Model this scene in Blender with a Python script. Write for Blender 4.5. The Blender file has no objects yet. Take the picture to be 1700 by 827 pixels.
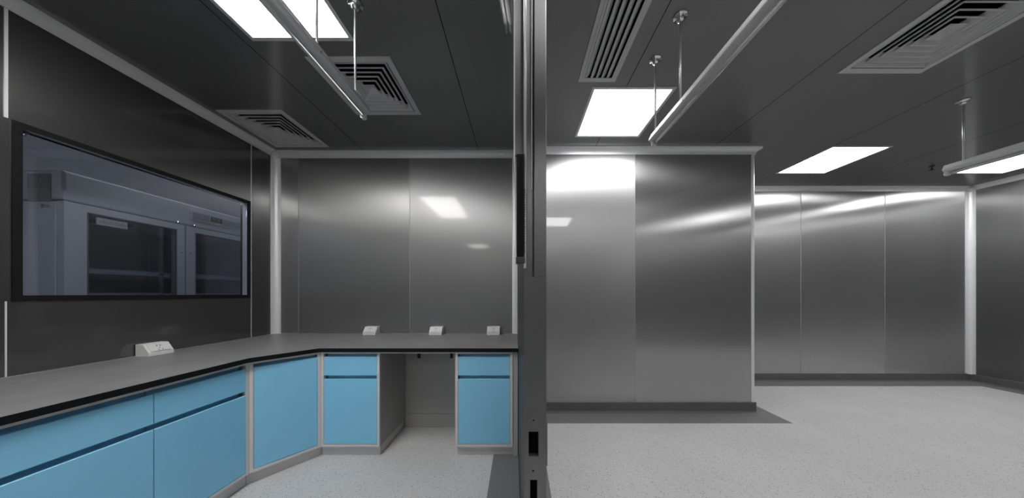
import bpy, bmesh, math, random
from mathutils import Vector, Matrix
random.seed(4)
S = bpy.context.scene
C = S.collection
# ---------------------------------------------------------------- camera / view / world
CZ = 1.255                    # camera height above the left room's floor
F = 438.0
cam_d = bpy.data.cameras.new('camera'); cam = bpy.data.objects.new('camera', cam_d); C.objects.link(cam)
cam.location = (0, 0, CZ); cam.rotation_euler = (math.pi/2, 0, 0)
cam_d.sensor_width = 36; cam_d.lens = 36*F/1700
cam_d.shift_x = -12/1700; cam_d.shift_y = 74.5/1700
cam_d.clip_start = 0.02
S.camera = cam
S.view_settings.view_transform = 'Standard'; S.view_settings.look = 'None'
S.view_settings.gamma = 1; S.view_settings.use_curve_mapping = False
S.view_settings.exposure = 0.0
w = bpy.data.worlds.new('world'); S.world = w; w.use_nodes = True
w.node_tree.nodes['Background'].inputs[0].default_value = (.5, .5, .5, 1)
w.node_tree.nodes['Background'].inputs[1].default_value = 0.02
LIGHT = 20.0                  # radiance of the ceiling light panels
LIGHT_LEFT = 23.0
LIGHT_STORE = 10.0             # dimmer store room behind the window

XL, DL, DR, DF, XR = -2.54, 2.75, 2.678, 3.643, 6.21
XJ = 2.40                     # outside corner of the boxed-out wall
ZC = CZ + 1.47                # ceiling
ZR = CZ - 1.205               # right room floor (slightly higher than the left one)
YF = -3.2                     # wall behind the photographer
XS = -6.2                     # far side of the store room

# ---------------------------------------------------------------- materials
def nt(name):
    m = bpy.data.materials.new(name); m.use_nodes = True
    return m, m.node_tree, m.node_tree.nodes['Principled BSDF']
def N(t, k, **kw):
    n = t.nodes.new(k)
    for a, b in kw.items(): setattr(n, a, b)
    return n
def plain(name, col, rough=.5, metal=0, spec=.5, var=.06, scale=9, bump=0.0):
    m, t, b = nt(name)
    b.inputs['Roughness'].default_value = rough; b.inputs['Metallic'].default_value = metal
    b.inputs['Specular IOR Level'].default_value = spec
    tc = N(t, 'ShaderNodeTexCoord'); nz = N(t, 'ShaderNodeTexNoise'); nz.inputs['Scale'].default_value = scale
    nz.inputs['Detail'].default_value = 4
    t.links.new(tc.outputs['Object'], nz.inputs['Vector'])
    r = N(t, 'ShaderNodeValToRGB')
    r.color_ramp.elements[0].position = .3; r.color_ramp.elements[1].position = .7
    r.color_ramp.elements[0].color = tuple(c*(1-var) for c in col)+(1,)
    r.color_ramp.elements[1].color = tuple(min(1, c*(1+var)) for c in col)+(1,)
    t.links.new(nz.outputs['Fac'], r.inputs[0]); t.links.new(r.outputs[0], b.inputs['Base Color'])
    if bump:
        bp = N(t, 'ShaderNodeBump'); bp.inputs['Strength'].default_value = bump; bp.inputs['Distance'].default_value = .002
        t.links.new(nz.outputs['Fac'], bp.inputs['Height']); t.links.new(bp.outputs[0], b.inputs['Normal'])
    return m
def steel(name, col=.35, rough=.3, aniso=.75, rot=0.0, sharp=.12, srough=.10, diff=.12, tilt=0.0, wav=.0, seams=None, grain=(60, 60, .6)):
    """brushed sheet: a broad brushed lobe, a faint clearer one and a little diffuse"""
    m, t, b = nt(name); t.nodes.remove(b)
    tg = N(t, 'ShaderNodeTangent', direction_type='UV_MAP'); tg.uv_map = 'UVMap'
    tc = N(t, 'ShaderNodeTexCoord'); mp = N(t, 'ShaderNodeMapping'); mp.inputs['Scale'].default_value = grain
    nz = N(t, 'ShaderNodeTexNoise'); nz.inputs['Scale'].default_value = 3; nz.inputs['Detail'].default_value = 4
    t.links.new(tc.outputs['Object'], mp.inputs[0]); t.links.new(mp.outputs[0], nz.inputs['Vector'])
    r = N(t, 'ShaderNodeMapRange'); r.inputs['To Min'].default_value = col*.96; r.inputs['To Max'].default_value = col*1.04
    t.links.new(nz.outputs['Fac'], r.inputs[0])
    last = r.outputs[0]
    sx = N(t, 'ShaderNodeSeparateXYZ'); t.links.new(tc.outputs['Object'], sx.inputs[0])
    if seams:                                     # fine open joints between ceiling sheets
        x0, step = seams
        def mth(op, a, v):
            n = N(t, 'ShaderNodeMath', operation=op); t.links.new(a, n.inputs[0])
            if v is not None:
                if isinstance(v, float): n.inputs[1].default_value = v
                else: t.links.new(v, n.inputs[1])
            return n.outputs[0]
        q = mth('SUBTRACT', sx.outputs[0], x0-step/2); q = mth('FLOORED_MODULO', q, step)
        q = mth('ABSOLUTE', mth('SUBTRACT', q, step/2), None); q = mth('GREATER_THAN', q, .0025)
        last = mth('ADD', mth('MULTIPLY', last, q), .02)
    cc = N(t, 'ShaderNodeCombineColor')
    for i in range(3): t.links.new(last, cc.inputs[i])
    nrm = None
    if wav or tilt:                               # sheets bow a little between their fixings
        n2 = N(t, 'ShaderNodeTexNoise'); n2.inputs['Scale'].default_value = 1.1; n2.inputs['Detail'].default_value = 0
        t.links.new(tc.outputs['Object'], n2.inputs['Vector'])
        h1 = N(t, 'ShaderNodeMath', operation='MULTIPLY'); h1.inputs[1].default_value = wav; t.links.new(n2.outputs['Fac'], h1.inputs[0])
        h2 = N(t, 'ShaderNodeMath', operation='MULTIPLY_ADD'); h2.inputs[1].default_value = -tilt; t.links.new(sx.outputs[2], h2.inputs[0]); t.links.new(h1.outputs[0], h2.inputs[2])
        bp = N(t, 'ShaderNodeBump'); bp.inputs['Strength'].default_value = 1; bp.inputs['Distance'].default_value = 1
        t.links.new(h2.outputs[0], bp.inputs['Height']); nrm = bp.outputs[0]
    def glossy(ro, an):
        g = N(t, 'ShaderNodeBsdfAnisotropic'); g.inputs['Roughness'].default_value = ro; g.inputs['Anisotropy'].default_value = an
        g.inputs['Rotation'].default_value = (.25+rot) % 1
        t.links.new(cc.outputs[0], g.inputs['Color']); t.links.new(tg.outputs[0], g.inputs['Tangent'])
        if nrm: t.links.new(nrm, g.inputs['Normal'])
        return g
    g1, g2 = glossy(rough, aniso), glossy(srough, .25)
    mx = N(t, 'ShaderNodeMixShader'); mx.inputs[0].default_value = sharp; t.links.new(g1.outputs[0], mx.inputs[1]); t.links.new(g2.outputs[0], mx.inputs[2])
    df = N(t, 'ShaderNodeBsdfDiffuse'); t.links.new(cc.outputs[0], df.inputs[0])
    m2 = N(t, 'ShaderNodeMixShader'); m2.inputs[0].default_value = diff; t.links.new(mx.outputs[0], m2.inputs[1]); t.links.new(df.outputs[0], m2.inputs[2])
    t.links.new(m2.outputs[0], t.nodes['Material Output'].inputs[0])
    return m
def speckle(name, base, dark, light, scale=75, rough=.45, size=.2):
    """vinyl with scattered darker and paler chips"""
    m, t, b = nt(name)
    b.inputs['Roughness'].default_value = rough; b.inputs['Specular IOR Level'].default_value = .35
    tc = N(t, 'ShaderNodeTexCoord')
    def ramp(src, stops):
        r = N(t, 'ShaderNodeValToRGB'); e = r.color_ramp.elements
        e[0].position, e[0].color = stops[0][0], (stops[0][1],)*3+(1,)
        e[1].position, e[1].color = stops[1][0], (stops[1][1],)*3+(1,)
        for p, c in stops[2:]: x = e.new(p); x.color = (c,)*3+(1,)
        t.links.new(src, r.inputs[0]); return r.outputs[0]
    def mul(a, c):
        mx = N(t, 'ShaderNodeMix', data_type='RGBA', blend_type='MULTIPLY'); mx.inputs[0].default_value = 1
        t.links.new(a, mx.inputs[6]); t.links.new(c, mx.inputs[7]); return mx.outputs[2]
    nd = N(t, 'ShaderNodeTexNoise'); nd.inputs['Scale'].default_value = scale*1.5
    t.links.new(tc.outputs['Object'], nd.inputs['Vector'])
    av = N(t, 'ShaderNodeMix', data_type='VECTOR'); av.inputs[0].default_value = .010
    t.links.new(tc.outputs['Object'], av.inputs[4]); t.links.new(nd.outputs['Color'], av.inputs[5])
    out = None
    for sc, sz, k in ((scale, size, dark/base), (scale*1.9, size*1.1, (dark/base+1)/2), (scale*1.3, size, light/base)):
        v = N(t, 'ShaderNodeTexVoronoi'); v.inputs['Scale'].default_value = sc; t.links.new(av.outputs[1], v.inputs['Vector'])
        r = ramp(v.outputs['Distance'], [(sz, 1), (sz+.06, 0)])           # 1 inside a chip
        sp = N(t, 'ShaderNodeSeparateColor'); t.links.new(v.outputs['Color'], sp.inputs[0])
        g = N(t, 'ShaderNodeMath', operation='GREATER_THAN'); g.inputs[1].default_value = .45; t.links.new(sp.outputs[0], g.inputs[0])
        f = N(t, 'ShaderNodeMath', operation='MULTIPLY'); t.links.new(r, f.inputs[0]); t.links.new(g.outputs[0], f.inputs[1])
        mx = N(t, 'ShaderNodeMix', data_type='RGBA'); t.links.new(f.outputs[0], mx.inputs[0])
        if out is None: mx.inputs[6].default_value = (base, base, base, 1)
        else: t.links.new(out, mx.inputs[6])
        c = min(1, base*k); mx.inputs[7].default_value = (c, c, c, 1); out = mx.outputs[2]
    n3 = N(t, 'ShaderNodeTexNoise'); n3.inputs['Scale'].default_value = 2.2; n3.inputs['Detail'].default_value = 5
    t.links.new(tc.outputs['Object'], n3.inputs['Vector'])
    out = mul(out, ramp(n3.outputs['Fac'], [(.3, .93), (.7, 1)]))
    t.links.new(out, b.inputs['Base Color'])
    return m
def emit(name, strength, col=(1, 1, 1)):
    m, t, b = nt(name); t.nodes.remove(b)
    e = N(t, 'ShaderNodeEmission'); e.inputs[0].default_value = col+(1,); e.inputs[1].default_value = strength
    t.links.new(e.outputs[0], t.nodes['Material Output'].inputs[0]); return m
def glass(name, tint=(.9, .9, .92), refl=.08, haze=0.0):
    m, t, b = nt(name); t.nodes.remove(b)
    tr = N(t, 'ShaderNodeBsdfTransparent'); tr.inputs[0].default_value = tint+(1,)
    gl = N(t, 'ShaderNodeBsdfGlossy'); gl.inputs[0].default_value = (.9, .93, 1, 1); gl.inputs['Roughness'].default_value = .01
    lw = N(t, 'ShaderNodeLayerWeight'); lw.inputs[0].default_value = .25
    mr = N(t, 'ShaderNodeMapRange'); mr.inputs['To Min'].default_value = refl; mr.inputs['To Max'].default_value = .55
    t.links.new(lw.outputs['Fresnel'], mr.inputs[0])
    mx = N(t, 'ShaderNodeMixShader'); t.links.new(mr.outputs[0], mx.inputs[0])
    t.links.new(tr.outputs[0], mx.inputs[1]); t.links.new(gl.outputs[0], mx.inputs[2])
    t.links.new(mx.outputs[0], t.nodes['Material Output'].inputs[0]); return m

M = {
 'wall':    steel('brushed_sheet', .40, .32, .5, wav=.003),
 'sheet_a': steel('brushed_sheet_a', .33, .40, .55, wav=.003, sharp=.08),
 'sheet_b': steel('brushed_sheet_b', .38, .48, .5, wav=.002, sharp=.05, srough=.08, rot=-.006),
 'wall2':   steel('brushed_sheet_c', .54, .50, .6, wav=.001, tilt=.0147, sharp=.05, srough=.06, diff=.12),
 'sheet_d': steel('brushed_sheet_d', .42, .27, .66, wav=.001, rot=.009, sharp=.02, diff=.16),
 'sheet_e': steel('brushed_sheet_e', .50, .36, .75, wav=.001, rot=.008, sharp=.03),
 'sheet_f': steel('brushed_sheet_f', .54, .36, .8, wav=.001, rot=.010, sharp=.04),
 'sheet_g': steel('brushed_sheet_g', .46, .36, .8, wav=.001, rot=.012, sharp=.03, tilt=.006),
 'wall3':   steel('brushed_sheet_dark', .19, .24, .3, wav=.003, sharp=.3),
 'wall4':   steel('brushed_sheet_side', .30, .28, .4, wav=.003, sharp=.1),
 'ceil':    steel('ceiling_sheet', .30, .32, .3, wav=.001, sharp=.35, srough=.12, diff=.2, grain=(30, .6, 30), seams=(-1.6, 1.18)),
 'part':    steel('brushed_sheet_partition', .22, .30, .4, wav=.002),
 'corr':    plain('corridor_side_paint', (.22, .22, .22), .6),
 'jamb':    steel('jamb_steel', .22, .36, .6, diff=.25),
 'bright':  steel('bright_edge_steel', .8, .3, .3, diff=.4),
 'cove':    plain('cove_aluminium', (.78, .78, .79), .42, .3, var=.02),
 'rod':     plain('satin_steel', (.62, .62, .63), .38, .7, var=.02),
 'chrome':  plain('chrome', (.75, .75, .76), .12, 1, var=.02),
 'joint':   plain('joint_sealant_pale', (.33, .33, .33), .5, .3),
 'jointd':  plain('joint_dark', (.05, .05, .05), .6),
 'floor':   speckle('speckled_vinyl_pale', .53, .20, .68),
 'border':  speckle('speckled_vinyl_grey', .17, .10, .26, scale=110),
 'skirt':   speckle('speckled_vinyl_dark', .12, .07, .2, scale=110),
 'counter': plain('phenolic_grey', (.17, .17, .172), .42, 0, .5, var=.10, scale=7),
 'edge':    plain('phenolic_black_edge', (.006, .006, .007), .6, 0, .15),
 'blue':    plain('blue_laminate', (.235, .57, .80), .42, 0, .4, var=.015),
 'frame':   plain('cabinet_grey', (.62, .60, .59), .5, 0, .4, var=.02),
 'cabin':   plain('cabinet_inside_grey', (.36, .355, .35), .55, 0, .4, var=.03),
 'white':   plain('white_plastic', (.62, .62, .62), .35, 0, .5, var=.01),
 'vent':    plain('vent_paint', (.58, .58, .59), .45, .1, .4, var=.02),
 'lampw':   plain('lamp_body_paint', (.66, .66, .67), .45, .0, .5, var=.02),
 'black':   plain('black_plastic', (.008, .008, .009), .55, 0, .15),
 'void':    plain('dark_void', (.006, .006, .006), .9, 0, 0),
 'paint':   plain('corridor_paint', (.72, .72, .71), .7),
 'store':   plain('store_room_paint', (.74, .75, .77), .6),
 'fridge':  plain('fridge_enamel', (.42, .43, .45), .35, 0, .5, var=.01),
 'fridgei': plain('fridge_lining', (.34, .35, .37), .5, 0, .4),
 'inlay': plain('inlay_grey', (.25, .26, .29), .4),
 'plate':   plain('rating_plate_grey', (.06, .06, .065), .5, .2),
 'film':    None,
 'tube':    None,
 'light':   emit('panel_light', LIGHT), 'light_l': emit('panel_light_left', LIGHT_LEFT, (1, .985, .975)),
 'light_s': emit('store_fill_light', LIGHT_STORE, (.92, .95, 1)),
 'glass':   glass('window_glass', (.80, .82, .86), .05),
 'fglass':  glass('fridge_glass', (.85, .87, .90), .05),
}
m, t, b = nt('clouded_film'); b.inputs['Base Color'].default_value = (.3, .3, .3, 1); b.inputs['Roughness'].default_value = .3
b.inputs['Alpha'].default_value = .5; nz = N(t, 'ShaderNodeTexNoise'); nz.inputs['Scale'].default_value = 40
bp = N(t, 'ShaderNodeBump'); bp.inputs['Strength'].default_value = .3; t.links.new(nz.outputs['Fac'], bp.inputs['Height']); t.links.new(bp.outputs[0], b.inputs['Normal'])
M['film'] = m
m, t, b = nt('clear_tube'); b.inputs['Base Color'].default_value = (.7, .7, .7, 1); b.inputs['Roughness'].default_value = .1
b.inputs['Transmission Weight'].default_value = .5; M['tube'] = m

# ---------------------------------------------------------------- mesh helpers
def wp(o):
    v = Vector(o.location)
    while o.parent: o = o.parent; v += Vector(o.location)
    return v
def box(bm, x0, x1, y0, y1, z0, z1, mi=0, bev=0):
    vs = [bm.verts.new((x, y, z)) for x in (x0, x1) for y in (y0, y1) for z in (z0, z1)]
    fs = [(0, 1, 3, 2), (4, 6, 7, 5), (0, 4, 5, 1), (2, 3, 7, 6), (0, 2, 6, 4), (1, 5, 7, 3)]
    out = []
    for f in fs:
        q = bm.faces.new([vs[i] for i in f]); q.material_index = mi; out.append(q)
    if bev:
        es = list({e for f in out for e in f.edges})
        r = bmesh.ops.bevel(bm, geom=es, offset=bev, segments=2, affect='EDGES', profile=.6)
        for f in r['faces']: f.material_index = mi
    return vs
def prism(bm, pts, a0, a1, axis='z', mi=0, mi_side=None, bev=0):
    """extrude a 2D outline. axis z: pts=(x,y); axis x: pts=(y,z); axis y: pts=(x,z)"""
    def P(p, a):
        return {'z': (p[0], p[1], a), 'x': (a, p[0], p[1]), 'y': (p[0], a, p[1])}[axis]
    A = [bm.verts.new(P(p, a0)) for p in pts]; B = [bm.verts.new(P(p, a1)) for p in pts]
    n = len(pts); fs = []
    f = bm.faces.new(A); f.material_index = mi if mi_side is None else mi_side; fs.append(f)
    f = bm.faces.new(list(reversed(B))); f.material_index = mi; fs.append(f)
    for i in range(n):
        f = bm.faces.new([A[i], B[i], B[(i+1) % n], A[(i+1) % n]]); f.material_index = mi if mi_side is None else mi_side; fs.append(f)
    if bev:
        bmesh.ops.bevel(bm, geom=list({e for f in fs for e in f.edges}), offset=bev, segments=2, affect='EDGES', profile=.6)
def lathe(bm, prof, cx, cy, n=24, axis='z', mi=0):
    """prof=(r,h) list; h absolute along axis"""
    rings = []
    for r, h in prof:
        ring = []
        for i in range(n):
            a = 2*math.pi*i/n; u, v = r*math.cos(a), r*math.sin(a)
            ring.append(bm.verts.new({'z': (cx+u, cy+v, h), 'y': (cx+u, h, cy+v), 'x': (h, cx+u, cy+v)}[axis]))
        rings.append(ring)
    for A, B in zip(rings, rings[1:]):
        for i in range(n):
            f = bm.faces.new([A[i], A[(i+1) % n], B[(i+1) % n], B[i]]); f.material_index = mi; f.smooth = True
    for R in (rings[0], rings[-1]):
        try: f = bm.faces.new(R); f.material_index = mi
        except Exception: pass
def sweep(bm, prof, path, smooth=True):
    """prof list of callables? no: path = list of lists of 3D points (sections)"""
    secs = [[bm.verts.new(p) for p in s] for s in path]
    n = len(secs[0])
    for A, B in zip(secs, secs[1:]):
        for i in range(n):
            f = bm.faces.new([A[i], A[(i+1) % n], B[(i+1) % n], B[i]]); f.smooth = smooth
    bm.faces.new(secs[0]); bm.faces.new(list(reversed(secs[-1])))
def plate_holes(bm, axis, a0, a1, u0, u1, v0, v1, holes, mi=0):
    """slab with rectangular holes. axis z: u=x v=y; axis x: u=y v=z; axis y: u=x v=z"""
    us = sorted({u0, u1, *[h[0] for h in holes], *[h[1] for h in holes]})
    vs = sorted({v0, v1, *[h[2] for h in holes], *[h[3] for h in holes]})
    def inside(u, v):
        return any(h[0] < u < h[1] and h[2] < v < h[3] for h in holes)
    def P(u, v, a): return {'z': (u, v, a), 'x': (a, u, v), 'y': (u, a, v)}[axis]
    nu, nv = len(us)-1, len(vs)-1
    solid = [[not inside((us[i]+us[i+1])/2, (vs[j]+vs[j+1])/2) for j in range(nv)] for i in range(nu)]
    cache = {}
    def V(i, j, k):
        if (i, j, k) not in cache: cache[(i, j, k)] = bm.verts.new(P(us[i], vs[j], (a0, a1)[k]))
        return cache[(i, j, k)]
    for i in range(nu):
        for j in range(nv):
            if not solid[i][j]: continue
            for k in (0, 1): bm.faces.new([V(i, j, k), V(i+1, j, k), V(i+1, j+1, k), V(i, j+1, k)]).material_index = mi
            for (di, dj, e) in ((-1, 0, ((i, j), (i, j+1))), (1, 0, ((i+1, j), (i+1, j+1))), (0, -1, ((i, j), (i+1, j))), (0, 1, ((i, j+1), (i+1, j+1)))):
                a, c = i+di, j+dj
                if not (0 <= a < nu and 0 <= c < nv) or not solid[a][c]:
                    (p, q) = e
                    bm.faces.new([V(*p, 0), V(*q, 0), V(*q, 1), V(*p, 1)]).material_index = mi
def obj(name, bm, mats, parent=None, label=None, smooth_angle=None):
    bmesh.ops.recalc_face_normals(bm, faces=bm.faces)
    uv = bm.loops.layers.uv.new('UVMap')
    for f in bm.faces:
        n = f.normal; ax = max(range(3), key=lambda i: abs(n[i]))
        for l in f.loops:
            c = l.vert.co
            l[uv].uv = {0: (c.y, c.z), 1: (c.x, c.z), 2: (c.x, c.y)}[ax]
    off = wp(parent) if parent else Vector((0, 0, 0))
    if parent:
        for v in bm.verts: v.co -= off
    me = bpy.data.meshes.new(name); bm.to_mesh(me); bm.free()
    for mm in (mats if isinstance(mats, (list, tuple)) else [mats]): me.materials.append(M[mm] if isinstance(mm, str) else mm)
    o = bpy.data.objects.new(name, me); C.objects.link(o)
    if parent: o.parent = parent
    if label: o['label'] = label
    return o
def tag(o, label, cat, group=None):
    o['label'] = label; o['category'] = cat
    if group: o['group'] = group
    return o
def recentre(o):
    """put a single-mesh thing's origin at its base"""
    vs = [v.co for v in o.data.vertices]
    c = Vector(((min(v.x for v in vs)+max(v.x for v in vs))/2, (min(v.y for v in vs)+max(v.y for v in vs))/2, min(v.z for v in vs)))
    for v in o.data.vertices: v.co -= c
    o.location = c; return o
def thing(name, loc, label, cat, group=None, structure=False):
    o = bpy.data.objects.new(name, None); C.objects.link(o); o.location = loc; o.empty_display_size = .05
    if structure: o['kind'] = 'structure'
    else: tag(o, label, cat, group)
    return o
def struct(name, bm, mats, parent=None):
    o = obj(name, bm, mats, parent)
    if not parent: o['kind'] = 'structure'
    return o
def B(): return bmesh.new()
def copy_tree(root, loc, label=None, group=None):
    r = root.copy(); C.objects.link(r); r.location = loc
    if label: r['label'] = label
    if group: r['group'] = group
    for ch in list(root.children):
        c = ch.copy(); C.objects.link(c); c.parent = r
        for g in ch.children:
            d = g.copy(); C.objects.link(d); d.parent = c
    return r
def pc(px, py, d=1.47):       # pixel -> point on a level plane d above the lens
    k = d/(488-py); return ((px-862)*k, F*k)
def fz(y, Y): return CZ + (488-y)*Y/F

# ---------------------------------------------------------------- room shell
LIGHTS = [  # x0,x1,y0,y1 of the panels' outer edges, room
 (-1.545, -.955, .33, 1.53, 'l'), (.52, 1.12, 1.87, 2.47, 'r'), (3.12, 3.72, 2.62, 3.22, 'r'), (5.28, 5.88, 2.62, 3.22, 'r'),
 (3.4, 4.0, -.05, .55, 'r'), (5.28, 5.88, .3, .9, 'r'), (.40, 1.0, -.05, .55, 'r'), (-1.55, -.95, -2.9, -2.3, 'l')]  # near panel by the right wall is an added, unseen ambient fill
VENTS = [(-2.425, -1.895, 2.105, 2.635), (-1.328, -.80, 1.632, 2.160), (2.115, 2.665, 1.204, 1.754)]
LIN = (.407, .662, .72, 1.823)
holes = [(a+.012, b-.012, c+.012, d-.012) for a, b, c, d, _ in LIGHTS] + [(a+.02, b-.02, c+.02, d-.02) for a, b, c, d in VENTS] + [(LIN[0]+.02, LIN[1]-.02, LIN[2]+.02, LIN[3]-.02)]
bm = B(); plate_holes(bm, 'z', ZC, ZC+.05, XL-.05, XR+.05, YF-.05, DF+.05, holes); struct('ceiling', bm, 'ceil')
bm = B(); box(bm, XL-.05, .02, YF, DL+.05, -.08, 0); struct('floor_left', bm, 'floor')
bm = B(); box(bm, .02, XR+.05, YF, DF+.05, -.08, ZR); struct('floor_right', bm, 'floor')
# grey vinyl floor borders
bm = B(); prism(bm, [(-.2, .3), (.0, .3), (-.0, DL), (-.2, DL)], 0, .0015); struct('trim_1', bm, 'border')
bm = B(); prism(bm, [(.03, .3), (.19, .3), (.19, 2.455), (XJ+.145, 2.455), (XJ+.145, 3.44), (XR-.18, 3.44), (XR-.18, YF), (XR, YF), (XR, DF), (XJ, DF), (XJ, DR), (.03, DR)], ZR, ZR+.0015)
struct('trim_2', bm, 'border')
# window wall on the left
WY0, WY1, WZ0, WZ1 = 1.319, 2.489, CZ-.0375, CZ+.873
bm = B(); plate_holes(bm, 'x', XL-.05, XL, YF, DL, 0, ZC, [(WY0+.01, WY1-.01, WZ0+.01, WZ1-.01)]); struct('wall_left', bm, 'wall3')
for x0, x1, nm, mt in ((XL, -2.30, 'wall_back_corner', 'wall'), (-2.30, -1.142, 'wall_back_left', 'sheet_a'), (-1.142, -.02, 'wall_back_right', 'sheet_b')):
    bm = B(); box(bm, x0, x1, DL, DL+.05, 0, ZC); struct(nm, bm, mt)
# partition, very slightly out of square with the rooms
bm = B(); prism(bm, [(.018, .66), (.055, .66), (.050, DL+.05), (-.02, DL+.05)], 0, ZC); struct('wall_partition', bm, 'part')
# boxed-out wall of the right room: two brushed sheets and the return
bm = B(); box(bm, .05, 1.177, DR, DR+.05, ZR, ZC); struct('wall_boxed_left', bm, 'wall2')
bm = B(); box(bm, 1.177, XJ-.03, DR, DR+.05, ZR, ZC); struct('wall_boxed_right', bm, 'sheet_d')
bm = B(); box(bm, XJ-.05, XJ, DR+.03, DF, ZR, ZC); struct('wall_return', bm, 'wall')
for x0, x1, nm, mt in ((XJ-.05, 3.888, 'wall_far_left', 'sheet_e'), (3.888, 5.05, 'wall_far_middle', 'sheet_f'), (5.05, XR+.05, 'wall_far_right', 'sheet_g')):
    bm = B(); box(bm, x0, x1, DF, DF+.05, ZR, ZC); struct(nm, bm, mt)
bm = B(); box(bm, XR, XR+.05, YF, DF, ZR, ZC); struct('wall_right', bm, 'wall4')
bm = B(); box(bm, XL, .1, YF-.05, YF, 0, ZC); struct('wall_corridor_end', bm, 'paint')
bm = B(); box(bm, .1, .15, YF, -.8, ZR, ZC); struct('wall_corridor_side', bm, 'corr')
bm = B(); box(bm, .1, XR, -.8, -.75, ZR, ZC); struct('wall_front', bm, 'wall')

# sheet joints
ti = [3]
def trim(bm, mat, nm=None):
    o = struct(nm or 'trim_%d' % ti[0], bm, mat)
    if not nm: ti[0] += 1
    return o
for y in (1.305, 2.50):
    bm = B()
    if y < 2: box(bm, XL, XL+.0015, y-.0025, y+.0025, CZ-.42, WZ0+.0); box(bm, XL, XL+.003, y-.005, y+.005, WZ1, ZC-.05)
    else: box(bm, XL, XL+.0015, y-.0025, y+.0025, CZ-.42, ZC-.05)
    trim(bm, 'cove')
for x, mt in ((-2.30, 'joint'), (-1.142, 'joint')):
    bm = B(); box(bm, x-.0026, x+.0026, DL-.0014, DL, CZ-.42, ZC-.05); trim(bm, mt)
bm = B(); box(bm, 1.1752, 1.1788, DR-.0012, DR, ZR+.1, ZC-.05); trim(bm, 'joint')
for x in (3.888, 5.05):
    bm = B(); box(bm, x-.0045, x+.0045, DF-.0016, DF, ZR+.1, ZC-.05); trim(bm, 'joint')

# cove mouldings: concave quarter rounds
def arc(r, n=7, wall=.003):
    """2D concave cove: (a,b) distance from wall and from ceiling; solid with thin lips"""
    pts = [(0, 0), (r+.004, 0), (r+.004, wall)]
    for i in range(n+1):
        t = math.pi/2*i/n
        pts.append((r-(r-wall)*math.sin(t)+0, r-(r-wall)*math.cos(t)))
    pts.append((wall, r+.004)); pts.append((0, r+.004))
    return pts
R_ = .052
A = arc(R_)
def cove_y(x0, x1, D):        # along x on a wall at y=D
    bm = B(); prism(bm, [(D-a, ZC-b) for a, b in A], x0, x1, 'x'); return trim(bm, 'cove')
def cove_x(X, y0, y1, s):     # along y on a wall at x=X, s=+1 room on +x side
    bm = B(); prism(bm, [(X+s*a, ZC-b) for a, b in A], y0, y1, 'y'); return trim(bm, 'cove')
def cove_v(X, Y, sx, sy, z0, z1):
    bm = B(); prism(bm, [(X+sx*a, Y+sy*b) for a, b in A], z0, z1, 'z'); return trim(bm, 'cove')
cove_y(XL+.05, -.05, DL); cove_x(XL, YF, DL-.05, 1)
cove_y(.09, XJ-.0, DR); cove_y(XJ+.05, XR-.05, DF); cove_x(XR, YF, DF-.05, -1); cove_x(XJ, DR, DF, 1)
cove_v(XL, DL, 1, -1, CZ-.414, ZC-.05); cove_v(-.018, DL, -1, -1, CZ-.414, ZC-.05); cove_v(XR, DF, -1, -1, ZR+.1, ZC-.05)
cove_v(.052, DR, 1, -1, ZR+.1, ZC-.05)
for X, Y in ((XL+.03, DL-.03), (XR-.03, DF-.03)):        # ball pieces where three coves meet
    bm = B(); bmesh.ops.create_uvsphere(bm, u_segments=20, v_segments=12, radius=.036, matrix=Matrix.Translation((X, Y, ZC-.034)))
    for f in bm.faces: f.smooth = True
    trim(bm, 'cove')
# outside corner: rounded post and the turned end of the ceiling cove
bm = B()
pts = [(XJ-.045, DR+.03), (XJ-.045, DR-.003)]
for i in range(9):
    a = -math.pi/2 + math.pi/2*i/8
    pts.append((XJ-.03+.033*math.cos(a), DR+.03+.033*math.sin(a)))
pts += [(XJ+.003, DR+.045), (XJ-.03, DR+.045)]
prism(bm, pts, ZR+.1, ZC-.05, 'z'); trim(bm, 'cove')
bm = B(); secs = []
for i in range(9):
    a = -math.pi/2 + math.pi/2*i/8
    secs.append([(XJ+p*math.cos(a), DR+p*math.sin(a), ZC-q) for p, q in A])
sweep(bm, None, secs, smooth=False); trim(bm, 'cove')

# skirting with a coved foot
def skirt_prof(D, s=-1, floor=ZR):
    return [(D, floor), (D+s*.03, floor), (D+s*.016, floor+.006), (D+s*.009, floor+.02), (D+s*.007, floor+.105), (D, floor+.108)]
bm = B(); prism(bm, skirt_prof(DR), .05, XJ-.004, 'x'); struct('baseboard_boxed_wall', bm, 'skirt')
bm = B(); prism(bm, [(XJ-.004, ZR), (XJ+.002, ZR), (XJ+.002, ZR+.105), (XJ-.004, ZR+.105)], DR-.006, DF, 'y'); struct('baseboard_return', bm, 'skirt')
bm = B(); prism(bm, skirt_prof(DF), XJ, XR, 'x'); struct('baseboard_far', bm, 'skirt')
bm = B(); prism(bm, skirt_prof(XR, -1), YF, DF, 'y'); struct('baseboard_right', bm, 'skirt')
bm = B(); prism(bm, skirt_prof(.055, 1), .70, DR, 'y'); struct('baseboard_partition', bm, 'skirt')

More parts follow.
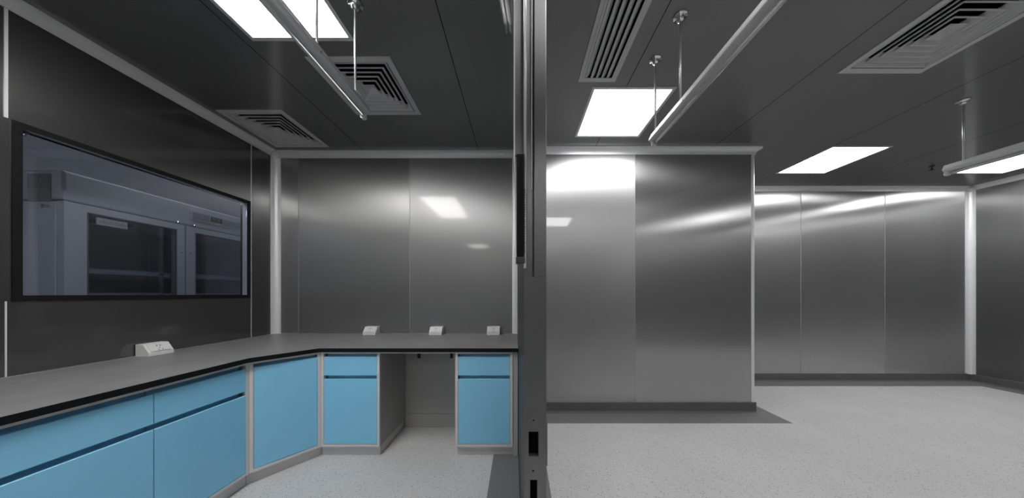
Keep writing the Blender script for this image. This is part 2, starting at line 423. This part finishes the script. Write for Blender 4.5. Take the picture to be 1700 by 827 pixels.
# ---------------------------------------------------------------- store room behind the window
bm = B(); box(bm, XS, XL-.05, -.6, 5.2, -.08, 0); struct('floor_store', bm, 'floor')
SL = [(-3.2, -2.62, 1.9, 2.5, 's'), (-5.2, -4.6, -.3, .3, 's'), (-4.05, -3.45, 3.3, 3.9, 's')]  # added panels, out of view, to brighten the fridge front and store ceiling
bm = B(); plate_holes(bm, 'z', ZC-.0, ZC+.05, XS, XL-.051, -.6, 5.2, [(a+.012, b-.012, c+.012, d-.012) for a, b, c, d, _ in SL]); struct('ceiling_store', bm, 'store')
bm = B(); box(bm, XS-.05, XS, -.6, 5.2, 0, ZC); struct('wall_store_side', bm, 'store')
bm = B(); box(bm, XS, XL-.05, 5.2, 5.25, 0, ZC); struct('wall_store_end', bm, 'store')
bm = B(); box(bm, XS, XL-.05, -.65, -.6, 0, ZC); struct('wall_store_front', bm, 'store')
bm = B(); box(bm, XL-.05, XL, DL+.05, 5.2, 0, ZC); struct('wall_store_near', bm, 'store')

# window
win = thing('window_1', (XL, (WY0+WY1)/2, WZ0), '', '', structure=True)
fw = .028
def ring(bm, axis, a0, a1, u0, u1, v0, v1, w):
    plate_holes(bm, axis, a0, a1, u0, u1, v0, v1, [(u0+w, u1-w, v0+w, v1-w)])
bm = B(); ring(bm, 'x', XL+.0005, XL+.006, WY0, WY1, WZ0, WZ1, fw); obj('window_frame', bm, 'black', win)
bm = B(); ring(bm, 'x', XL-.049, XL, WY0+.0105, WY1-.0105, WZ0+.0105, WZ1-.0105, .012); obj('window_reveal', bm, 'cove', win)
bm = B(); ring(bm, 'x', XL-.058, XL-.0505, WY0-.0, WY1+.0, WZ0, WZ1, .03); obj('rear_frame', bm, 'black', win)
bm = B(); box(bm, XL-.010, XL-.005, WY0+.0235, WY1-.0235, WZ0+.0235, WZ1-.0235); obj('window_pane', bm, 'glass', win)
for y in (WY0+.05, WY1-.04):
    bm = B(); box(bm, XL-.045, XL-.02, y-.012, y+.012, WZ1-.046, WZ1-.026, bev=.003); lathe(bm, [(.007, WZ1-.055), (.011, WZ1-.048), (.009, WZ1-.044)], XL-.032, y, 12)
    obj('glazing_clip', bm, 'chrome', win)

# ---------------------------------------------------------------- fridge in the store room
FX, FY0, FY1, FT = -2.94, 1.70, 2.95, CZ+.80
fr = thing('glass_door_fridge', (FX-.35, (FY0+FY1)/2, 0), 'tall white two-door glass-fronted fridge standing behind the window', 'fridge')
bm = B()
box(bm, FX-.72, FX-.05, FY0, FY0+.05, .12, FT-.2, bev=.004); box(bm, FX-.72, FX-.05, FY1-.05, FY1, .12, FT-.2, bev=.004)
box(bm, FX-.72, FX-.67, FY0+.05, FY1-.05, .12, FT-.2); box(bm, FX-.67, FX-.05, FY0+.05, FY1-.05, .12, .3)
obj('cabinet_body', bm, 'fridge', fr)
bm = B(); box(bm, FX-.665, FX-.66, FY0+.055, FY1-.055, .31, FT-.2); box(bm, FX-.665, FX-.06, FY0+.051, FY0+.055, .31, FT-.2); box(bm, FX-.665, FX-.06, FY1-.055, FY1-.051, .31, FT-.2)
box(bm, FX-.665, FX-.06, FY0+.055, FY1-.055, FT-.225, FT-.2005)
obj('inner_lining', bm, 'fridgei', fr)
bm = B(); box(bm, FX-.72, FX, FY0, FY1, FT-.192, FT, bev=.012); hd = obj('header', bm, 'fridge', fr)
# display strip
bm = B(); box(bm, FX, FX+.006, 2.352, 2.86, CZ+.66, CZ+.755, bev=.003); dp = obj('control_strip', bm, 'fridge', hd)
bm = B(); box(bm, FX+.0062, FX+.009, 2.372, 2.50, CZ+.682, CZ+.738); obj('grey_inlay', bm, 'inlay', hd)
bm = B(); box(bm, FX+.0062, FX+.009, 2.62, 2.84, CZ+.682, CZ+.738); obj('grey_inlay', bm, 'inlay', hd)
bm = B(); box(bm, FX+.0062, FX+.011, 2.51, 2.605, CZ+.69, CZ+.735, bev=.002); obj('display', bm, 'black', hd)
bm = B()
for k, y in enumerate((2.525, 2.54, 2.565, 2.58)):
    z = CZ+.712; s = .006
    box(bm, FX+.0112, FX+.012, y-s, y+s, z+.012, z+.014); box(bm, FX+.0112, FX+.012, y-s, y+s, z-.014, z-.012)
    box(bm, FX+.0112, FX+.012, y-s, y-s+.002, z-.012, z+.012); box(bm, FX+.0112, FX+.012, y+s-.002, y+s, z-.012, z+.012)
obj('digits', bm, plain('digit_grey', (.3, .32, .36), .5), hd)
# rating plates on the near side
bm = B(); box(bm, FX-.225, FX-.075, FY0-.002, FY0, CZ+.575+.02, CZ+.775)
obj('rating_plate', bm, 'plate', fr, 'dark grey rating plates on the side')
bm = B(); zz = CZ+.765
for r in range(16):
    if r == 7: continue
    x = FX-.218; zl = zz-r*.0105
    while x < FX-.09:
        L = random.uniform(.008, .03); box(bm, x, min(x+L, FX-.083), FY0-.0026, FY0-.0021, zl-.003, zl); x += L+.006
obj('plate_print', bm, plain('print_grey', (.16, .17, .18), .5), fr)
bm = B(); box(bm, FX-.14, FX-.125, FY0-.002, FY0, CZ+.555, CZ+.58); box(bm, FX-.118, FX-.08, FY0-.002, FY0, CZ+.56, CZ+.564); box(bm, FX-.118, FX-.09, FY0-.002, FY0, CZ+.57, CZ+.574); obj('small_sticker', bm, 'plate', fr)
for i, (a, bb) in enumerate(((FY0+.004, 2.318), (2.330, FY1-.004))):
    z0, z1 = .14, FT-.197
    bm = B(); ga, gb = a+.095, bb-.055
    if i: ga, gb = a+.068, bb-.09
    plate_holes(bm, 'x', FX-.045, FX, a, bb, z0, z1, [(ga, gb, z0+.1, CZ+.552)])
    d = obj('door', bm, 'fridge', fr)
    bm = B(); box(bm, FX-.02, FX-.014, ga, gb, z0+.1, CZ+.552); obj('glass_pane', bm, 'fglass', d)
    bm = B(); ring(bm, 'x', FX-.0125, FX+.0008, ga-.004, gb+.004, z0+.096, CZ+.556, .007); obj('glass_gasket', bm, plain('gasket_grey', (.1, .1, .11), .5), d)
    ly = bb-.045 if i == 0 else a+.06
    bm = B(); lathe(bm, [(.0, FX+.012), (.012, FX+.010), (.016, FX)], ly, FT-.185, 16, 'x'); obj('lock', bm, 'chrome', fr)
    bm = B(); lathe(bm, [(.004, FX+.0005), (.004, FX+.002)], (bb-.02 if i == 0 else a+.03), CZ+.36, 8, 'x'); obj('screw_hole', bm, 'void', d)
# thermometer strip on the first door's glass
bm = B(); box(bm, FX-.0138, FX-.006, 1.84, 1.985, CZ+.485, CZ+.535, bev=.002); ts = obj('thermometer_strip', bm, 'fridge', fr)
bm = B()
for k in range(9): box(bm, FX-.0058, FX-.005, 1.852+k*.0145, 1.861+k*.0145, CZ+.497, CZ+.503+.01*(k % 2+1))
obj('scale_marks', bm, plain('scale_grey', (.3, .3, .33), .5), ts)
for z in (CZ+.155, CZ-.02, CZ-.30, CZ-.60):
    bm = B(); box(bm, FX-.62, FX-.09, FY0+.06, FY1-.06, z, z+.006)
    box(bm, FX-.09, FX-.08, FY0+.06, FY1-.06, z-.012, z+.026); box(bm, FX-.0795, FX-.076, 1.80, 2.22, z-.008, z+.022)
    sh = obj('shelf', bm, 'fridge', fr)
    bm = B(); box(bm, FX-.0755, FX-.065, 2.20, 2.235, z-.006, z+.02, bev=.004); obj('shelf_clip', bm, 'chrome', sh)
for y in (2.10, 2.56, 2.74):
    bm = B(); plate_holes(bm, 'x', FX-.6595, FX-.655, y-.012, y+.012, .35, CZ+.45, [(y-.004, y+.004, .4+k*.03, .415+k*.03) for k in range(40) if .4+k*.03 < CZ+.42]); obj('shelf_upright', bm, 'fridge', fr)
bm = B(); lathe(bm, [(.10, FT-.2255), (.115, FT-.23), (.10, FT-.238), (.03, FT-.24)], FX-.35, 2.12, 24); obj('fan_grille', bm, 'plate', fr)
for y in (FY0+.08, FY1-.08):
    for x in (FX-.66, FX-.1):
        bm = B(); lathe(bm, [(.02, .001), (.025, .01), (.025, .06), (.015, .065), (.015, .12)], x, y, 12)
        obj('foot', bm, 'black', fr)

# ---------------------------------------------------------------- worktop and cabinets
CT = CZ-.415
def cut_slab():
    bm = B()
    pts = [(XL+.001, .45), (-1.745, .45), (-1.745, 1.69), (-1.741, 1.705), (-1.532, 2.000), (-1.515, 2.01), (-.008, 2.01), (-.0195, DL-.001), (XL+.001, DL-.001)]
    prism(bm, pts, CT-.03, CT, 'z', 0, 1)
    return bm
o = obj('worktop', cut_slab(), ['counter', 'edge']); tag(recentre(o), 'continuous dark grey L-shaped worktop with a black edge above the blue cabinets', 'worktop')
bm = B(); box(bm, XL+.06, -.08, DL-.006, DL-.0015, CT+.0003, CT+.004); trim(bm, 'joint')
bm = B(); box(bm, XL+.0015, XL+.006, .45, DL-.06, CT+.0003, CT+.004); trim(bm, 'joint')

H = dict(rt=CT-.0305, rb=CZ-.461, dt=CZ-.484, db=CZ-.628, ot=CZ-.655, ob=CZ-.154-1, fb=CZ-1.178)
def cabinet(p0, p1, bays, depth, label, drawer=True, side_r=.0, side_l=.0, plinth_in=.032, stile=.02, pe=(0, 0)):
    """p0->p1 left to right along the face seen from the room; outward normal is to the right-hand side of the walk"""
    p0, p1 = Vector(p0), Vector(p1); u = (p1-p0); W = u.length; u.normalize(); n = Vector((u.y, -u.x))
    def T(bm):
        for v in bm.verts:
            q = p0 + u*v.co.x + n*v.co.y; v.co = Vector((q.x, q.y, v.co.z))
        return bm
    mid = p0+u*W/2 - n*.2
    th = thing('base_cabinet', (mid.x, mid.y, 0), label, 'cabinet', 'blue-fronted base cabinets under the worktop')
    bm = B(); s = stile
    box(bm, 0, W, -.02, 0, H['rb'], H['rt']); box(bm, 0, W, -.02, 0, H['fb'], H['ob']-.004)
    box(bm, 0, s, -.02, 0, H['ob']-.004, H['rb']); box(bm, W-s, W, -.02, 0, H['ob']-.004, H['rb'])
    obj('face_frame', T(bm), 'frame', th)
    bm = B()
    if depth > 0:
        box(bm, 0, .018, -depth, -.0205, H['fb'], H['rt'])
        box(bm, W-.018, W, -depth, -.0205, H['fb'], H['rt'])
        box(bm, .018, W-.018, -depth, -depth+.01, H['fb'], H['rt']); box(bm, .018, W-.018, -depth+.01, -.0205, H['fb'], H['fb']+.018)
    obj('carcass', T(bm), 'cabin', th)
    bm = B(); box(bm, -pe[0], W+pe[1], -depth, -plinth_in, 0.0005, H['fb']-.0005)
    obj('plinth', T(bm), 'frame', th)
    bw = (W-2*s)/bays; g = .0022
    for i in range(bays):
        a, c = s+i*bw+g, s+(i+1)*bw-g
        def front(z0, z1, z2, nm):
            # flat front with a recessed finger channel above it
            bm = B(); pr = [(-.0005, z0), (-.0005, z1-.003), (-.004, z1), (-.015, z1-.003), (-.017, z1-.008), (-.044, z1-.012), (-.044, z2), (-.049, z2), (-.049, z1-.018), (-.018, z1-.014), (-.018, z0)]
            prism(bm, pr, a, c, 'x')
            return obj(nm, T(bm), 'blue', th)
        if drawer:
            front(H['db'], H['dt'], H['rb']-.001, 'drawer'); front(H['ob'], H['ot'], H['db']-.002, 'door')
        else: front(H['ob'], H['dt'], H['rb']-.001, 'door')
    return th
XF, YFc = -1.765, 2.03
# walking p0->p1 with the room on the right hand: left run goes away from the camera
cabinet((XF, .828), (XF, 1.722), 2, .70, 'long blue two-door two-drawer base cabinet nearest the viewer below the window', pe=(0, .0105))
cabinet((XF, 1.7235), (-1.527, YFc), 1, .42, 'corner base cabinet set at an angle with one tall plain blue door', drawer=False, pe=(.0105, .0152))
cabinet((-1.5255, YFc), (-1.075, YFc), 1, .70, 'blue drawer-over-door base cabinet left of the open knee space', pe=(.0152, -.01))
cabinet((-.493, YFc), (-.051, YFc), 1, .70, 'blue drawer-over-door base cabinet right of the knee space, beside the door jamb', pe=(-.01, 0))
bm = B(); box(bm, -.0495, -.0115, 2.036, 2.06, .002, CT-.0305); trim(bm, 'cabin')
cabinet((XF, -.07), (XF, .8265), 2, .70, 'blue base cabinet at the near end of the run')
# knee space panels
kn = thing('knee_space_panel', (-.784, 2.49, 0), 'grey back panel closing the knee space between two blue cabinets', 'panel')
bm = B(); box(bm, -1.0735, -.4945, 2.482, 2.50, CZ-1.126, H['rt']); obj('upper_board', bm, 'cabin', kn)
bm = B(); box(bm, -1.0735, -.4945, 2.478, 2.50, .0005, CZ-1.1275); obj('lower_board', bm, 'cabin', kn)
ap = thing('support_rail', (-.784, 2.04, H['rt']-.014), 'thin grey rail under the worktop edge across the knee space', 'rail')
bm = B(); box(bm, -1.0735, -.4945, 2.031, 2.051, H['rt']-.013, H['rt']); obj('rail', bm, 'frame', ap)
for x in (-.777, -.524):
    bm = B(); box(bm, x-.010, x+.010, 2.036, 2.050, H['rt']-.052, H['rt']-.0135, bev=.002); box(bm, x-.006, x+.006, 2.033, 2.036, H['rt']-.04, H['rt']-.03); obj('clip', bm, 'black', ap)

# ---------------------------------------------------------------- sockets on the worktop
def socket(loc, rot, label):
    th = thing('desk_socket', loc, label, 'socket', 'white wedge sockets on the worktop'); 
    def prof(bm, w, pr): prism(bm, pr, -w/2, w/2, 'x', bev=.0015)
    # local: x width, y from front (-.088) to back (0), z up
    bm = B(); prof(bm, .128, [(-.088, 0), (-.088, .022), (-.048, .078), (0, .080), (0, 0)])
    parts = [('housing', bm, 'white')]
    # slope frame
    a, c = Vector((0, -.088, .022)), Vector((0, -.048, .078)); d = (c-a).normalized(); nn = Vector((0, -d.z, d.y))
    L = (c-a).length
    def slab(x0, x1, s0, s1, h0, h1, mat, nm, bev=0):
        bm = B(); box(bm, x0, x1, s0, s1, h0, h1, bev=bev)
        for v in bm.verts: v.co = Vector((v.co.x, 0, 0)) + a + d*v.co.y + nn*v.co.z
        parts.append((nm, bm, mat))
    slab(-.050, .050, .004, L-.003, .0002, .005, 'white', 'cover_plate', .0015)
    bm = B()
    def hole(x0, x1, s0, s1): box(bm, x0, x1, s0, s1, .0052, .0058)
    hole(-.011, -.006, .042, .052); hole(.006, .011, .042, .052)
    hole(-.0015, .0015, .026, .034); 
    for sgn in (-1, 1):
        vs = box(bm, sgn*.010-.0015, sgn*.010+.0015, .012, .021, .0052, .0058)
    box(bm, -.047, .047, .0065, .0078, .0045, .0056)
    for v in bm.verts: v.co = Vector((v.co.x, 0, 0)) + a + d*v.co.y + nn*v.co.z
    parts.append(('socket_holes', bm, 'plate'))
    for nm, bm, mt in parts:
        bmesh.ops.translate(bm, verts=bm.verts, vec=Vector(loc)); obj(nm, bm, mt, th)
    th.rotation_euler = (0, 0, rot)
    return th
for x, lb in ((-1.512, 'leftmost white wedge socket on the worktop against the back wall'), (-.846, 'middle white wedge socket of the three along the back wall'), (-.262, 'white wedge socket on the worktop nearest the door jamb')):
    socket((x, DL-.0065, CT+.0002), 0, lb)
socket((XL+.0065, 1.805, CT+.0002), math.pi/2, 'white wedge socket on the worktop below the window')

# ---------------------------------------------------------------- ceiling lights
def light(a, mat, label):
    x0, x1, y0, y1, _ = a
    th = thing('ceiling_light', ((x0+x1)/2, (y0+y1)/2, ZC), label, 'light', 'square flush ceiling light panels')
    bm = B(); ring(bm, 'z', ZC-.004, ZC-.0002, x0, x1, y0, y1, .022)
    f = obj('frame', bm, 'vent', th)
    bm = B(); ring(bm, 'z', ZC-.0002, ZC+.03, x0+.0125, x1-.0125, y0+.0125, y1-.0125, .004); obj('inner_lip', bm, 'vent', th)
    bm = B(); box(bm, x0+.0175, x1-.0175, y0+.0175, y1-.0175, ZC+.004, ZC+.010); obj('diffuser', bm, mat, th)
lab = ['large square light panel in the left room ceiling above the hanging batten lamp',
 'square light panel beside the slotted grille in the right room ceiling',
 'square light panel in the ceiling before the far wall of the right room',
 'square light panel behind the hanging batten at the right edge',
 'square light panel over the right room, outside the view on the right side', 'added unseen fill light panel by the right wall, nearest the viewer',
 'square light panel right of the doorway behind the viewer', 'square light panel left of the doorway behind the viewer']
for a, lb in zip(LIGHTS, lab): light(a, 'light' if a[4] == 'r' else 'light_l', lb)
light(SL[0], 'light_s', 'added unseen light panel brightening the fridge front in the store room'); light(SL[1], 'light_s', 'added unseen fill light panel deeper in the store room'); light(SL[2], 'light_s', 'added unseen light panel brightening the store ceiling, behind the far end of the fridge')

# ---------------------------------------------------------------- four-way vents
def vent(a, label):
    x0, x1, y0, y1 = a; cx, cy = (x0+x1)/2, (y0+y1)/2; h = (x1-x0)/2
    th = thing('ceiling_vent', (cx, cy, ZC), label, 'vent', 'square louvred ceiling vents')
    bm = B(); ring(bm, 'z', ZC-.005, ZC-.0002, x0, x1, y0, y1, .038); obj('frame', bm, 'vent', th)
    bm = B(); ring(bm, 'z', ZC-.0001, ZC+.09, x0+.0205, x1-.0205, y0+.0205, y1-.0205, .004)
    box(bm, x0+.0205, x1-.0205, y0+.0205, y1-.0205, ZC+.09, ZC+.094); obj('plenum', bm, 'void', th)
    r = h-.044; n = 5; step = (r-.045)/n
    for k in range(n):
        ro = r-k*step; ri = ro-step*.92; zt = .030
        bm = B(); t = .0018
        sec = [(ro, ZC-.004), (ro, ZC-.004+.005), (ri, ZC+zt), (ri-.001, ZC+zt-.002), (ro-.006, ZC-.004)]
        cs = [(-1, -1), (1, -1), (1, 1), (-1, 1)]
        V = [[bm.verts.new((cx+sx*q, cy+sy*q, z)) for q, z in sec] for sx, sy in cs]
        for i in range(4):
            A_, B_ = V[i], V[(i+1) % 4]
            for j in range(len(sec)):
                jj = (j+1) % len(sec); bm.faces.new([A_[j], B_[j], B_[jj], A_[jj]])
        obj('louvre', bm, 'vent', th)
    bm = B(); c = .047; V0 = [bm.verts.new((cx+sx*c, cy+sy*c, ZC-.003)) for sx, sy in cs]; V1 = [bm.verts.new((cx+sx*.012, cy+sy*.012, ZC+.022)) for sx, sy in cs]
    for i in range(4): bm.faces.new([V0[i], V0[(i+1) % 4], V1[(i+1) % 4], V1[i]])
    bm.faces.new(V1); obj('centre_cone', bm, 'vent', th)
vent(VENTS[0], 'square louvred vent tucked in the corner above the window wall')
vent(VENTS[1], 'square louvred vent partly behind the end of the left hanging batten')
vent(VENTS[2], 'square louvred vent at the upper right, above the right room')

# slotted grille
x0, x1, y0, y1 = LIN
th = thing('slot_grille', ((x0+x1)/2, (y0+y1)/2, ZC), 'long slotted air grille running away beside the small light panel', 'vent')
bm = B(); ring(bm, 'z', ZC-.006, ZC-.0002, x0, x1, y0, y1, .03); ring(bm, 'z', ZC-.010, ZC-.006, x0+.022, x1-.022, y0+.022, y1-.022, .014); obj('frame', bm, 'vent', th)
bm = B(); ring(bm, 'z', ZC-.0001, ZC+.08, x0+.0205, x1-.0205, y0+.0205, y1-.0205, .004); box(bm, x0+.0205, x1-.0205, y0+.0205, y1-.0205, ZC+.08, ZC+.084); obj('plenum', bm, 'void', th)
ns = 5; wi = (x1-x0-.074)/ns
for k in range(ns):
    xa = x0+.037+k*wi
    bm = B(); prism(bm, [(xa+.002, ZC-.008), (xa+wi*.42, ZC-.008), (xa+wi*.98, ZC+.018), (xa+wi*.90, ZC+.020), (xa+wi*.34, ZC-.003), (xa+.002, ZC-.003)], y0+.037, y1-.037, 'y'); obj('slat', bm, 'vent', th)

# ---------------------------------------------------------------- hanging battens
def batten(X, yend, rods, length, label):
    zt = CZ+1.015
    th = thing('hanging_batten_lamp', (X, yend-length/2, zt), label, 'lamp', 'hanging batten lamps')
    bm = B()
    pr = [(-.013, zt), (.013, zt), (.016, zt-.010), (.026, zt-.030), (.027, zt-.040), (.021, zt-.042), (.017, zt-.052), (-.017, zt-.052), (-.021, zt-.042), (-.027, zt-.040), (-.026, zt-.030), (-.016, zt-.010)]
    prism(bm, [(X+a, z) for a, z in pr], yend-length, yend, 'y'); obj('housing', bm, 'lampw', th)
    bm = B(); lathe(bm, [(.0085, yend-length+.02), (.0085, yend-.02)], X, zt-.069, 16, 'y'); obj('tube', bm, 'tube', th)
    for y in (yend-.012, yend-length+.012):
        bm = B(); prism(bm, [(X-.014, zt-.052), (X+.014, zt-.052), (X+.013, zt-.078), (X+.007, zt-.084), (X-.007, zt-.084), (X-.013, zt-.078)], y-.010, y+.010, 'y', bev=.002)
        lathe(bm, [(.011, y-.016), (.011, y+.014)], X, zt-.069, 16, 'y'); obj('lamp_holder', bm, 'lampw', th)
    bm = B(); lathe(bm, [(.003, X-.0275), (.003, X+.0275)], yend-.35, zt-.036, 8, 'x'); obj('screw', bm, 'black', th)
    for y in rods:
        bm = B(); lathe(bm, [(.0052, zt-.002), (.0052, ZC-.012)], X, y, 12); rd = obj('rod', bm, 'rod', th)
        bm = B(); lathe(bm, [(.0, ZC-.030), (.014, ZC-.029), (.020, ZC-.018), (.021, ZC-.012), (.033, ZC-.010), (.036, ZC-.005), (.036, ZC-.0002)], X, y, 24); obj('ceiling_rose', bm, 'chrome', rd)
batten(-.829, 1.418, (1.335, 1.08), .95, 'hanging batten lamp in the left room below the large light panel')
batten(.852, 1.682, (1.651, 1.394), .90, 'long hanging batten lamp in the right room beside the slotted grille')
batten(3.375, 2.09, (2.005, 1.2), .95, 'hanging batten lamp at the right edge of the right room')
# sprinkler-like sensor on the far ceiling
bm = B(); X, Y = pc(1547, 276); lathe(bm, [(.0, ZC-.05), (.018, ZC-.048), (.018, ZC-.042), (.006, ZC-.04), (.006, ZC-.012), (.02, ZC-.008), (.022, ZC-.0002)], X, Y, 14)
o = obj('sprinkler_head', bm, 'plate'); tag(recentre(o), 'tiny dark sprinkler head on the ceiling left of the far hanging lamp', 'sprinkler')

# ---------------------------------------------------------------- door jamb at the end of the partition
YJ = .60; k = YJ/F
def jx(px): return (px-862)*k
dj = thing('door_1', (.036, YJ+.04, 0), '', '', structure=True)
zs = fz(460, YJ)
bm = B(); box(bm, jx(871), jx(907), YJ+.0125, YJ+.078, 0, ZC-.0005); obj('jamb_core', bm, 'jamb', dj)
bm = B(); box(bm, jx(886.6), jx(907), YJ, YJ+.012, zs, ZC-.0005, bev=.0018); obj('jamb_face', bm, 'jamb', dj)
bm = B(); box(bm, jx(870.5), jx(884.4), YJ+.003, YJ+.012, zs, ZC-.0005, bev=.001); obj('jamb_stop', bm, 'jamb', dj)
bm = B(); plate_holes(bm, 'y', YJ, YJ+.012, jx(870), jx(907), .0, zs, [(jx(877.5), jx(894), fz(757, YJ), fz(716, YJ)), (jx(880), jx(892), fz(850, YJ), fz(796, YJ))]); obj('jamb_lower_face', bm, 'jamb', dj)
bm = B(); box(bm, jx(876), jx(896), YJ+.0121, YJ+.0124, fz(860, YJ), fz(712, YJ)); obj('latch_hole_shade', bm, 'void', dj)  # thin black sheet stands in for the dark inside the latch holes
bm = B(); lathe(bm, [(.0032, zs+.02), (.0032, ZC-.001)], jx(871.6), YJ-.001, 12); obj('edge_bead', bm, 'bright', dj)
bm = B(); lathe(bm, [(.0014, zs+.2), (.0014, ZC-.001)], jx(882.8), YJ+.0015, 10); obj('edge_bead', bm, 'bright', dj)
# strike plate
bm = B()
za = fz(697, YJ); xm = jx(886.5); r = jx(899.5)-xm
hs = [(jx(877.5), jx(894), fz(757, YJ), fz(716, YJ)), (jx(880), jx(892), fz(850, YJ), fz(796, YJ))]
plate_holes(bm, 'y', YJ-.0018, YJ-.0001, xm-r, xm+r, fz(875, YJ), za, hs)
prism(bm, [(xm+r*math.cos(a*math.pi/14), za+r*math.sin(a*math.pi/14)) for a in range(15)], YJ-.0018, YJ-.0001, 'y')
box(bm, xm+r, jx(907.6), YJ-.0018, YJ-.0001, fz(773, YJ), fz(703, YJ)); box(bm, jx(907.2), jx(908.6), YJ-.0018, YJ+.03, fz(773, YJ), fz(703, YJ))
sp = obj('strike_plate', bm, 'jamb', dj)
for y in (697, 780):
    bm = B(); z = fz(y, YJ); x = jx(885)
    lathe(bm, [(.0046, YJ-.0018), (.0042, YJ-.0030), (.0022, YJ-.0032)], x, z, 18, 'y'); lathe(bm, [(.0, YJ-.0034), (.0021, YJ-.00335)], x, z, 6, 'y', 1)
    obj('screw', bm, ['jamb', 'void'], sp)
# black seal cassette hanging on the left flange
bm = B(); box(bm, jx(857.5), jx(870), YJ-.012, YJ+.01, fz(426, YJ), fz(260, YJ), bev=.001); 
box(bm, jx(866), jx(868), YJ-.0135, YJ-.012, fz(424, YJ), fz(268, YJ)); bar = obj('drop_seal', bm, 'black', dj, 'black slim bar')
bm = B(); box(bm, jx(856.5), jx(871.5), YJ-.014, YJ+.012, fz(438, YJ), fz(428, YJ), bev=.001); box(bm, jx(858), jx(865), YJ-.016, YJ-.014, fz(436, YJ), fz(431, YJ)); obj('end_bracket', bm, 'plate', bar)
bm = B()
for q in range(26): box(bm, jx(870.1), jx(871.6), YJ-.006, YJ-.002, fz(418-q*4, YJ), fz(416.4-q*4, YJ))
obj('serrated_edge', bm, 'plate', bar)
# left flange with its bright folded edge
bm = B(); box(bm, jx(854.6), jx(865), YJ+.002, YJ+.006, fz(258, YJ), ZC-.0005); box(bm, jx(865), jx(871), YJ+.008, YJ+.012, fz(258, YJ), ZC-.0005)
obj('flange', bm, 'jamb', dj)
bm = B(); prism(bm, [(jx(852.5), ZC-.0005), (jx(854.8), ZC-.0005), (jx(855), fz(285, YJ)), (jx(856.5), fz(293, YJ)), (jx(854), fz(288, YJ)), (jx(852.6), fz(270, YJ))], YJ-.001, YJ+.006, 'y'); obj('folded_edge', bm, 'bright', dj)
# loose protective film
bm = B(); nu, nv = 10, 34; g = []
for j in range(nv+1):
    t_ = j/nv; z = fz(60, YJ)+t_*(ZC-.02-fz(60, YJ)); row = []
    for i in range(nu+1):
        s_ = i/nu
        yy = 488-(z-CZ)*F/YJ
        xl = 838-(60-yy)*.2 if yy > -80 else 812
        x = jx(xl+(852-xl)*s_)
        zz = z - (1-t_)*.004*math.sin(s_*3)*1 + (.004 if (j == 0 and i < 2) else 0)
        row.append(bm.verts.new((x, YJ-.012+.006*math.sin(s_*9+j*.35)+random.uniform(-.0015, .0015), zz)))
    g.append(row)
for j in range(nv):
    for i in range(nu):
        f = bm.faces.new([g[j][i], g[j][i+1], g[j+1][i+1], g[j+1][i]]); f.smooth = True
bmesh.ops.solidify(bm, geom=bm.faces[:], thickness=.0006)
o = obj('protective_film', bm, 'film'); tag(recentre(o), 'crumpled flap of clear protective film peeling from the top of the door jamb', 'film')
